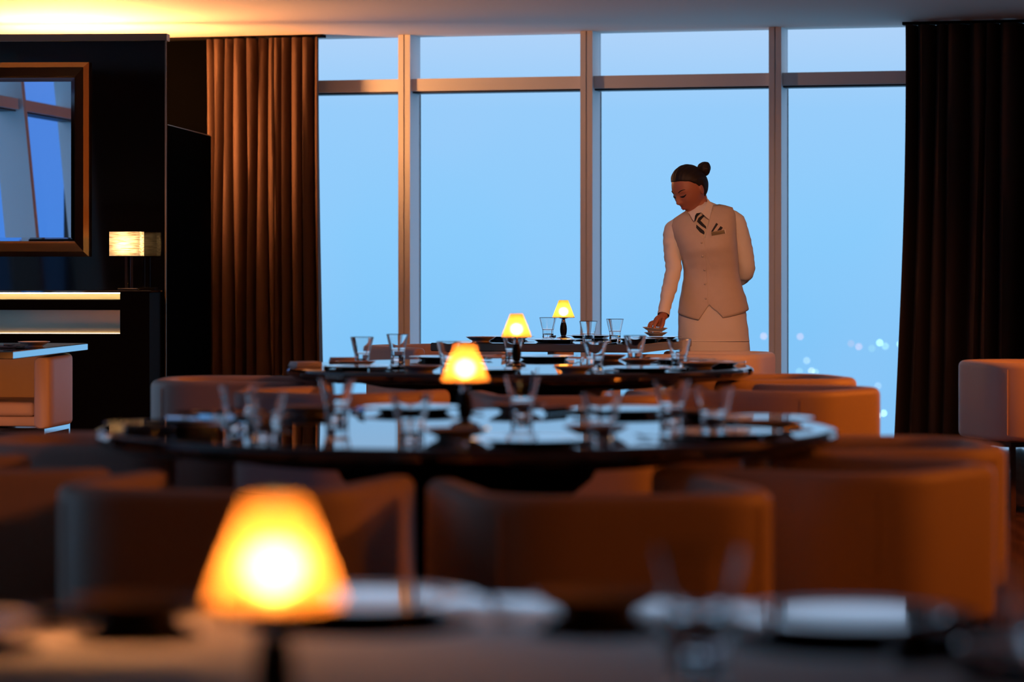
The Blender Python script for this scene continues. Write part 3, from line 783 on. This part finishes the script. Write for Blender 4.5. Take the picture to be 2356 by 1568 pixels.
def front_point(cx, cy, off=0.0):
    """point on the clothed front of the torso seen at crop position"""
    tgt = W(cx, cy); best = None; c_ = cy
    a = 0.0
    for _ in range(14):
        p = torso(a, c_, 1.0, off)
        dx = (tgt.x * p.y / PY - p.x) / K; dz = ((tgt.z - HC) * p.y / PY + HC - p.z) / K
        hw = interp(SEC, c_)[1]
        a += dx / hw * .6; a = max(-1.45, min(1.45, a)); c_ -= dz * .8
    return torso(a, c_, 1.0, off)
waitress = empty('person', (W(575, 0).x, PY, 0)); wp = waitress.location.copy()
tag(waitress, 'waitress with hair bun, white blouse, champagne waistcoat and skirt, bending to set down a plate', 'person')
def link_p(name, bm, m, parent=None, sharp=60):
    bmesh.ops.translate(bm, vec=-wp, verts=bm.verts[:])
    return link_bm(name, bm, m, parent or waitress, sharp=sharp)

# --- head shape
HEADC = W(405, 305, -.015)
HM = Matrix.Translation(HEADC) @ Matrix.Rotation(math.radians(-50), 4, 'Z') @ Matrix.Rotation(math.radians(24), 4, 'X') @ Matrix.Rotation(math.radians(-3), 4, 'Y') @ Matrix.Scale(1.10, 4)
def g(x, s): return math.exp(-(x / s) ** 2)
def head_pt(dx, dy, dz, grow=0.0):
    x = .0735 * dx; y = .093 * dy; z = .114 * dz
    if dz < 0:                                   # jaw narrows to the chin
        t = -dz
        x *= 1 - .36 * t ** 1.4 - .02 * t; y = y * (1 - .10 * t) - .010 * t * (1 if dy < .2 else 0.3)
        if dy > 0: y *= 1 - .38 * t
    else:
        x *= 1 + .04 * math.sin(dz * PI); y *= 1.0 + (.05 if dy > 0 else 0) * math.sin(dz * PI)
    if dy < 0:                                   # face relief
        f = min(1, -dy * 1.6)
        y += .006 * f * g(z + .02, .06) * g(x, .07) * 0.5
        nose = g(x, .0085 + .006 * g(z + .036, .012)) * (.021 * g(z + .033, .014) + .012 * g(z + .012, .018))
        brow = .0035 * g(z - .018, .009) * g(abs(x) - .03, .028)
        sock = -.0085 * g(z - .001, .013) * g(abs(x) - .031, .015)
        lid = .0055 * g(z + .001, .0065) * g(abs(x) - .031, .012)
        lips = .0065 * g(z + .064, .0075) * g(x, .020) + .0045 * g(z + .073, .005) * g(x, .016)
        dip = -.003 * g(z + .083, .006) * g(x, .02)
        chin = .007 * g(z + .100, .014) * g(x, .022)
        cheek = .005 * g(z + .028, .022) * g(abs(x) - .043, .018)
        y -= f * (nose + brow + sock + lid + lips + dip + chin + cheek)
    n = Vector((dx, dy, dz)) * grow
    return Vector((x, y, z)) + n
def sphere_grid(bm, fn, nu=96, nv=64):
    rings = []
    for j in range(nv + 1):
        ph = PI * j / nv; dz = math.cos(ph); s = math.sin(ph)
        if j in (0, nv): rings.append([bm.verts.new(fn(0, 0, dz))]); continue
        rings.append([bm.verts.new(fn(s * math.sin(2 * PI * k / nu), -s * math.cos(2 * PI * k / nu), dz)) for k in range(nu)])
    for a, c in zip(rings, rings[1:]):
        for k in range(nu):
            k2 = (k + 1) % nu
            if len(a) == 1: bm.faces.new((a[0], c[k], c[k2]))
            elif len(c) == 1: bm.faces.new((a[k], c[0], a[k2]))
            else: bm.faces.new((a[k], c[k], c[k2], a[k2]))
def ellipsoid(bm, M, r):
    bmesh.ops.create_uvsphere(bm, u_segments=20, v_segments=14, radius=1, matrix=M @ Matrix.Diagonal((*r, 1)))
def capsule(bm, pts, rads, n=16, sub=4, flat=(1, 1)):
    P = smoothpath(pts, sub); R_ = []
    for i in range(len(rads) - 1):
        for k in range(sub): R_.append(lerp(rads[i], rads[i + 1], k / sub))
    R_.append(rads[-1])
    add_tube(bm, P, R_, n, flat=flat)
    for p, r in ((P[0], R_[0]), (P[-1], R_[-1])): bmesh.ops.create_uvsphere(bm, u_segments=n, v_segments=8, radius=r * .99 * min(flat[0], flat[1]), matrix=Matrix.Translation(p))

# --- the body, fused into one skin
body = bmesh.new()
sphere_grid(body, lambda x, y, z: HM @ head_pt(x, y, z), 80, 60)
for s in (-1, 1):
    ellipsoid(body, HM @ Matrix.Translation((s * .0725, .012, -.006)) @ Matrix.Rotation(s * .35, 4, 'Z') @ Matrix.Rotation(-.2, 4, 'X'), (.0075, .017, .030))
nb = W(500, 470, .012)
capsule(body, [HM @ Vector((0, .030, -.055)), W(484, 420, .005), nb, W(505, 540, .01)], [.050, .047, .052, .06])
capsule(body, [W(310, 600, .01), W(505, 530, .01), W(705, 535, .01)], [.040, .070, .038])
def loft_body(bm, cys, sc):
    rings = [[bm.verts.new(torso(2 * PI * k / 40, c, sc)) for k in range(40)] for c in cys]
    for a, c in zip(rings, rings[1:]):
        for k in range(40): bm.faces.new((a[k], a[(k + 1) % 40], c[(k + 1) % 40], c[k]))
    bm.faces.new(rings[0][::-1]); bm.faces.new(rings[-1])
loft_body(body, [430, 480, 530, 600, 680, 740, 820, 900, 960, 1040, 1120, 1200, 1280], .86)
# arms
RA = [W(330, 566, .005), W(286, 614, .005), W(278, 740, -.01), W(287, 880, -.035), W(262, 1010, -.10), W(232, 1130, -.165), W(212, 1232, -.215)]
RAr = [.034, .044, .041, .037, .034, .029, .024]
LA = [W(672, 520, .01), W(744, 548, .01), W(790, 690, .03), W(822, 880, .055), W(800, 935, .10), W(740, 985, .165), W(650, 1030, .185)]
LAr = [.034, .043, .042, .038, .036, .031, .025]
capsule(body, RA, RAr); capsule(body, LA, LAr)
# right hand reaching down with the plate rim between fingers and thumb
def hand(bm, wrist, palm_c, fingers, thumb, pr=(.026, .014, .034), M=None):
    ellipsoid(bm, M, pr)
    capsule(bm, [wrist, lerp(Vector(wrist), Vector(palm_c), .55), palm_c], [.0235, .0235, .022], 14, 3)
    for f in fingers: capsule(bm, f[0], f[1], 10, 4)
    capsule(bm, thumb[0], thumb[1], 10, 4)
dW = -.255
wr = W(213, 1236, -.222)
pc = W(182, 1272, dW + .012)
def palmM(c, d_along, d_norm):
    z = Vector(d_along).normalized(); y = Vector(d_norm); y = (y - z * y.dot(z)).normalized(); x = y.cross(z)
    return Matrix.Translation(c) @ Matrix((x, y, z)).transposed().to_4x4()
Mp = palmM(pc, W(150, 1300, dW) - W(213, 1230, dW), (0.2, -1, 0.35))
prim_z = PLZ + .024
fing = [
    ([W(172, 1262, dW - .026), W(150, 1300, dW - .040), W(146, 1338, dW - .040), W(150, 1368, dW - .030)], [.0105, .0095, .0085, .0072]),
    ([W(160, 1270, dW - .010), W(128, 1292, dW - .022), W(118, 1332, dW - .022), W(124, 1362, dW - .014)], [.0105, .0095, .0085, .0072]),
    ([W(152, 1278, dW + .008), W(116, 1290, dW + .002), W(104, 1324, dW + .000), W(106, 1354, dW + .006)], [.010, .009, .008, .0068]),
    ([W(150, 1286, dW + .026), W(122, 1292, dW + .026), W(104, 1314, dW + .024), W(98, 1338, dW + .026)], [.009, .008, .0072, .006])]
thumb = ([W(212, 1262, dW - .012), W(206, 1300, dW - .036), W(188, 1336, dW - .044), W(170, 1364, dW - .034)], [.0125, .0115, .0098, .0078])
hand(body, wr, pc, fing, thumb, (.030, .015, .036), Mp)
# left hand relaxed behind the back
lw = W(645, 1030, .185); lp = W(600, 1040, .180)
Ml = palmM(lp, (-1, 0, -.15), (0, 1, 0))
fl = [([W(580, 1015 + 14 * k, .185), W(552, 1020 + 15 * k, .190), W(532, 1030 + 15 * k, .182)], [.0098, .009, .007]) for k in range(4)]
hand(body, lw, lp, fl, ([W(615, 1010, .18), W(592, 985, .188), W(572, 980, .186)], [.011, .0105, .008]), (.036, .014, .032), Ml)
# hips and legs under the skirt, feet on the floor
hipz = W(580, 1230).z
for s in (-1, 1):
    hx_ = W(580, 1230).x + s * .085
    capsule(body, [(hx_, PY + .0, hipz), (hx_ - s * .01, PY + .005, .72), (hx_ - s * .02, PY + .01, .46), (hx_ - s * .02, PY + .025, .30), (hx_ - s * .02, PY + .02, .10)], [.095, .075, .052, .050, .030])
    ellipsoid(body, Matrix.Translation((hx_ - s * .02, PY - .045, .045)), (.036, .105, .030))
bmesh.ops.translate(body, vec=-wp, verts=body.verts[:])
tmpm = bpy.data.meshes.new('tmp'); body.to_mesh(tmpm); body.free()
tmp = bpy.data.objects.new('tmp', tmpm); COL.objects.link(tmp)
rm = tmp.modifiers.new('r', 'REMESH'); rm.mode = 'VOXEL'; rm.voxel_size = .0033; rm.use_smooth_shade = True
smm = tmp.modifiers.new('s', 'SMOOTH'); smm.factor = .5; smm.iterations = 3
bpy.context.view_layer.update()
dg = bpy.context.evaluated_depsgraph_get()
bme = bpy.data.meshes.new_from_object(tmp.evaluated_get(dg)); bme.name = 'body'
for p in bme.polygons: p.use_smooth = True
bme.materials.clear(); bme.materials.append(M_skin)
bpy.data.objects.remove(tmp)
ob = bpy.data.objects.new('body', bme); COL.objects.link(ob); ob.parent = waitress

# --- hair: cap grown from the same head shape, kept inside the skin below the hairline
def hairline(dy): return interp([(-1.0, .62), (-.75, .58), (-.45, .46), (-.15, .24), (.02, .04), (.16, .0), (.28, -.30), (.5, -.52), (1.0, -.60)], dy)[0]
def hair_fn(dx, dy, dz):
    q = dz - hairline(dy); m1 = max(0, min(1, q / .05)); m2 = max(0, min(1, q / .4)); m2 = m2 * (2 - m2)
    strand = .0010 * math.sin(70 * math.atan2(dx, dz + 1.4) + 3 * dy) * m2
    return HM @ head_pt(dx, dy, dz, -.006 + .0072 * m1 + .0085 * m2 + strand + .003 * max(0, dy) * m2)
b = bmesh.new(); sphere_grid(b, hair_fn, 140, 100)
hair = link_p('hair', b, M_hair)
BC = W(508, 148, .0)
def bun_fn(dx, dy, dz):
    sw = math.sin(3 * math.atan2(dz, dx) + 5 * dy) * .05 + noise.noise(Vector((dx, dy, dz)) * 1.6) * .10
    r = .0355 * (1 + sw); return BC + Vector((dx * r * 1.0, dy * r, dz * r * 1.08)) + Vector((.004, 0, -.004))
b = bmesh.new(); sphere_grid(b, bun_fn, 48, 32)
capsule(b, [W(470, 175, -.005), BC], [.024, .022], 14, 3)
link_p('hair_bun', b, M_hair)
# --- face details
def hp(x, z, lift=.0):
    """point on the face at local x, z"""
    dz = z / .114; dx = x / .0735
    dy = -math.sqrt(max(.02, 1 - dz * dz - dx * dx))
    p = head_pt(dx, dy, dz); return HM @ (Vector((x if abs(p.x) < 1e-6 else p.x, p.y - lift, p.z)))
for s in (-1, 1):
    b = bmesh.new(); add_tube(b, [hp(s * (.017 + .031 * t), .0185 + .0075 * math.sin(t * PI * .75), .0012) for t in [k / 8 for k in range(9)]], [.0012 + .0016 * math.sin(PI * min(1, (k + 1.2) / 9)) for k in range(9)], 8, flat=(1, .7))
    link_p('eyebrow', b, M_hair)
    b = bmesh.new(); add_tube(b, [hp(s * (.018 + .028 * t), -.003 - .0058 * math.sin(t * PI) + .003 * t, .0016) for t in [k / 8 for k in range(9)]], [.0012 + .0034 * math.sin(PI * (k + .6) / 9.2) for k in range(9)], 8, flat=(1, .8))
    link_p('eyelashes', b, M_lash)
    b = bmesh.new(); ellipsoid(b, Matrix.Translation(hp(s * .032, -.006, -.0035)), (.010, .0042, .0048)); link_p('eye', b, M_eye)
b = bmesh.new()
add_tube(b, [hp(.021 * t, -.0635 + .0016 * math.cos(t * 3.1) - .001, .0012) for t in [k / 6 - 1 for k in range(13)]], [.0009 + .0028 * math.cos(t * 1.45) for t in [k / 6 - 1 for k in range(13)]], 8)
add_tube(b, [hp(.018 * t, -.0715 + .0015 * t * t, .0010) for t in [k / 6 - 1 for k in range(13)]], [.0008 + .0036 * math.cos(t * 1.45) for t in [k / 6 - 1 for k in range(13)]], 8)
link_p('lips', b, M_lips)

# --- blouse (torso under the waistcoat + both sleeves + collar + cuffs)
def wrinkle(p, s=14, a=.004): return noise.noise(Vector(p) * s) * a + noise.noise(Vector(p) * s * 2.6) * a * .35
def sleeve(path, rads, grow, cuff=True):
    b = bmesh.new(); P = smoothpath(path, 10); R_ = []
    for i in range(len(rads) - 1):
        for k in range(10): R_.append(lerp(rads[i], rads[i + 1], k / 10))
    R_.append(rads[-1]); R_ = [r + grow * (1 - .45 * i / len(R_)) for i, r in enumerate(R_)]
    if cuff:
        R_[-1] += .003; R_[-2] += .003; R_[-3] += .0025; R_[-4] += .002; R_[-6] += .002
    rings = add_tube(b, P, R_, 32, cap=False)
    for i, r in enumerate(rings):
        c = P[i]
        for v in r:
            n = (v.co - c).normalized(); q = v.co.copy(); q.z *= 2.2
            v.co += n * (wrinkle(q, 16, .006) if i < len(rings) - 5 else 0)
    bmesh.ops.create_uvsphere(b, u_segments=24, v_segments=14, radius=R_[0] * .99, matrix=Matrix.Translation(P[0]))
    return b
b = bmesh.new(); loft_body(b, [400, 440, 480, 530, 600, 680, 740, 820, 900, 960, 1040, 1120], .955)
blouse = link_p('blouse', b, M_blouse)
link_p('sleeve', sleeve(RA, RAr, .0085), M_blouse, blouse)
link_p('sleeve', sleeve(LA[:], LAr[:], .0105), M_blouse, blouse)

# --- waistcoat: one cloth shell with V neck, armholes and pointed front hem
def vest():
    b = bmesh.new(); nu = 480; rows = 44
    def hem(a):
        d = math.degrees(a)          # 0 = front centre, positive to viewer's right
        return linear([(-180, 1190), (-95, 1195), (-60, 1222), (-23, 1264), (-6, 1150), (9, 1250), (60, 1215), (95, 1195), (180, 1190)], d)[0]
    def top(a):
        d = abs(math.degrees(a)); sgn = 1 if a > 0 else -1
        if d < 64:                # V neck: cloth stops where its column enters the V
            for c in range(662, 438, -2):
                cx, hw, hd, k, fs = interp(SEC, c); x = cx + sgn * hw * abs(math.sin(a)) ** .82
                if 508 - (662 - c) * .58 < x < 508 + (662 - c) * .277: return c
            return 440
        if d < 68: return 440
        if d < 118:
            t = (d - 68) / 50
            return 440 + 260 * math.sin(PI * min(1, max(0, t))) ** .55
        return 440
    cols = []
    for k in range(nu + 1):
        a = -PI + 2 * PI * k / nu; h, t = hem(a), top(a)
        cols.append([b.verts.new(torso(a, lerp(h, t, r / rows), 1.0, .004 + .0012 * noise.noise(Vector((a * 3, r * .25, 0))) )) for r in range(rows + 1)])
    for a, c in zip(cols, cols[1:]):
        for r in range(rows): b.faces.new((a[r], a[r + 1], c[r + 1], c[r]))
    bmesh.ops.remove_doubles(b, verts=b.verts[:], dist=1e-5)
    return b
vs_ = link_p('waistcoat', vest(), M_vest)
so = vs_.modifiers.new('cloth', 'SOLIDIFY'); so.thickness = .004; so.offset = 1
for cx, cy in ((490, 697), (497, 797), (511, 898), (516, 1001), (520, 1108)):
    p = front_point(cx + 4, cy, .012); b = bmesh.new(); ellipsoid(b, Matrix.Translation(p), (.0058, .004, .0058)); link_p('button', b, M_vest, vs_)
b = bmesh.new(); add_tube(b, [front_point(lerp(508, 540, ((k / 14)) ** .5), lerp(668, 1148, k / 14), .0085) for k in range(15)], .0014, 6); link_p('front_edge', b, M_vest, vs_)
def patch(cpts, off, m, name, parent, org=(1490, 350, 6.27), th=.003, surf=True, deps=None):
    """thin cloth piece following the chest; points measured on the crop"""
    b = bmesh.new()
    mats = m if isinstance(m, list) else [m]
    polys = cpts if isinstance(cpts[0][0], (list, tuple)) else [cpts]
    for mi, poly in enumerate(polys):
        fr = []
        for i, (x, y) in enumerate(poly):
            cx = (org[0] + x / org[2] - 1460) * 3.2; cy = (org[1] + y / org[2] - 340) * 3.2
            if surf: p = front_point(cx, cy, off + .0015 * (mi > 0))
            else: p = W(cx, cy, deps[i] if deps else off)
            fr.append(p)
        f = b.faces.new([b.verts.new(p) for p in fr]); f.material_index = 0 if mi == 0 else 1
        b.normal_update()
        if f.normal.y > 0: f.normal_flip()
        r = bmesh.ops.extrude_face_region(b, geom=[f]); 
        vv = [v for v in r['geom'] if isinstance(v, bmesh.types.BMVert)]
        bmesh.ops.translate(b, vec=(0, -th, 0), verts=vv)
        for ff in b.faces:
            pass
        for gg in r['geom']:
            if isinstance(gg, bmesh.types.BMFace): gg.material_index = 0 if mi == 0 else 1
    return link_p(name, b, mats, parent, sharp=20)
patch([(842, 650), (885, 690), (943, 762), (915, 860), (885, 965), (830, 925), (778, 872), (845, 770), (862, 700)], 0, M_blouse, 'collar', blouse, surf=False,
      deps=[-.02, -.03, -.055, -.095, -.125, -.125, -.110, -.075, -.04])
patch([(598, 872), (662, 846), (690, 868), (672, 1000), (640, 960)], 0, M_blouse, 'collar', blouse, surf=False, deps=[-.085, -.095, -.105, -.122, -.112])
tie_poly = [(706, 880), (778, 868), (838, 918), (888, 970), (850, 1090), (840, 1140), (795, 1244), (742, 1165), (700, 1085), (668, 1000), (676, 930)]
st1 = [(706, 880), (778, 868), (720, 925), (688, 995), (668, 1000), (676, 930)]
st2 = [(792, 905), (826, 912), (762, 985), (845, 1072), (846, 1108), (775, 1060), (712, 1000), (735, 945)]
st3 = [(703, 1042), (828, 1146), (812, 1188), (755, 1155), (700, 1090)]
patch([tie_poly, st1, st2, st3], .009, [M_tiecream, M_tieblack], 'necktie', waitress, th=.002)
pk = [(915, 1146), (992, 1016), (1016, 1036), (1010, 1070), (1056, 1064), (1086, 1090), (1106, 1122)]
patch([pk, [(915, 1146), (990, 1018), (1018, 1036), (945, 1142)], [(1004, 1130), (1052, 1064), (1086, 1088), (1062, 1120)]], .010, [M_vest, M_tieblack], 'pocket_square', waitress, th=.0015)
patch([(915, 1152), (1118, 1118), (1128, 1166), (925, 1204)], .012, M_gold, 'name_badge', waitress, th=.003)
patch([(1106, 1116), (1120, 1114), (1132, 1178), (1120, 1180)], .017, M_blouse, 'pen', waitress, th=.003)

# --- skirt
def skirt():
    b = bmesh.new(); n = 80; rings = []
    tab = [(1150, 578, 240, .112), (1230, 576, 250, .117), (1340, 580, 257, .120), (1470, 582, 263, .122), (1650, 584, 262, .125), (1850, 584, 258, .128)]
    for r in range(31):
        c = lerp(1150, 1850, r / 30); cx, hw, hd = interp(tab, c); ring = []
        for k in range(n):
            a = 2 * PI * k / n; o = W(cx, c); e = .8
            wv = .003 * math.sin(a * 3 + r * .2) + .004 * noise.noise(Vector((a * 2, r * .3, 3)))
            ring.append(b.verts.new((o.x + (hw * K + wv) * math.copysign(abs(math.sin(a)) ** e, math.sin(a)), PY - (hd + wv) * math.copysign(abs(math.cos(a)) ** e, math.cos(a)), o.z)))
        rings.append(ring)
    for a, c in zip(rings, rings[1:]):
        for k in range(n): b.faces.new((a[k], a[(k + 1) % n], c[(k + 1) % n], c[k]))
    return b
sk = link_p('skirt', skirt(), M_skirt); sk.modifiers.new('cloth', 'SOLIDIFY').thickness = .004
b = bmesh.new(); zs = W(580, 1418).z
tab_pts = []
for k in range(21):
    a = lerp(-1.35, 1.35, k / 20); tab_pts.append((W(581, 1418).x + (260 * K + .004) * math.copysign(abs(math.sin(a)) ** .8, math.sin(a)), PY - (.125) * abs(math.cos(a)) ** .8, zs))
add_tube(b, tab_pts, .002, 6); link_p('seam', b, M_skirt, sk)
for s in (-1, 1):
    hx_ = W(580, 1230).x + s * .065
    b = bmesh.new(); ellipsoid(b, Matrix.Translation((hx_, PY - .045, .042)), (.043, .122, .0415))
    add_box(b, hx_ - .03, hx_ + .03, PY + .02, PY + .07, 0.001, .05, .005, 1)
    link_p('shoe', b, M_shoe)
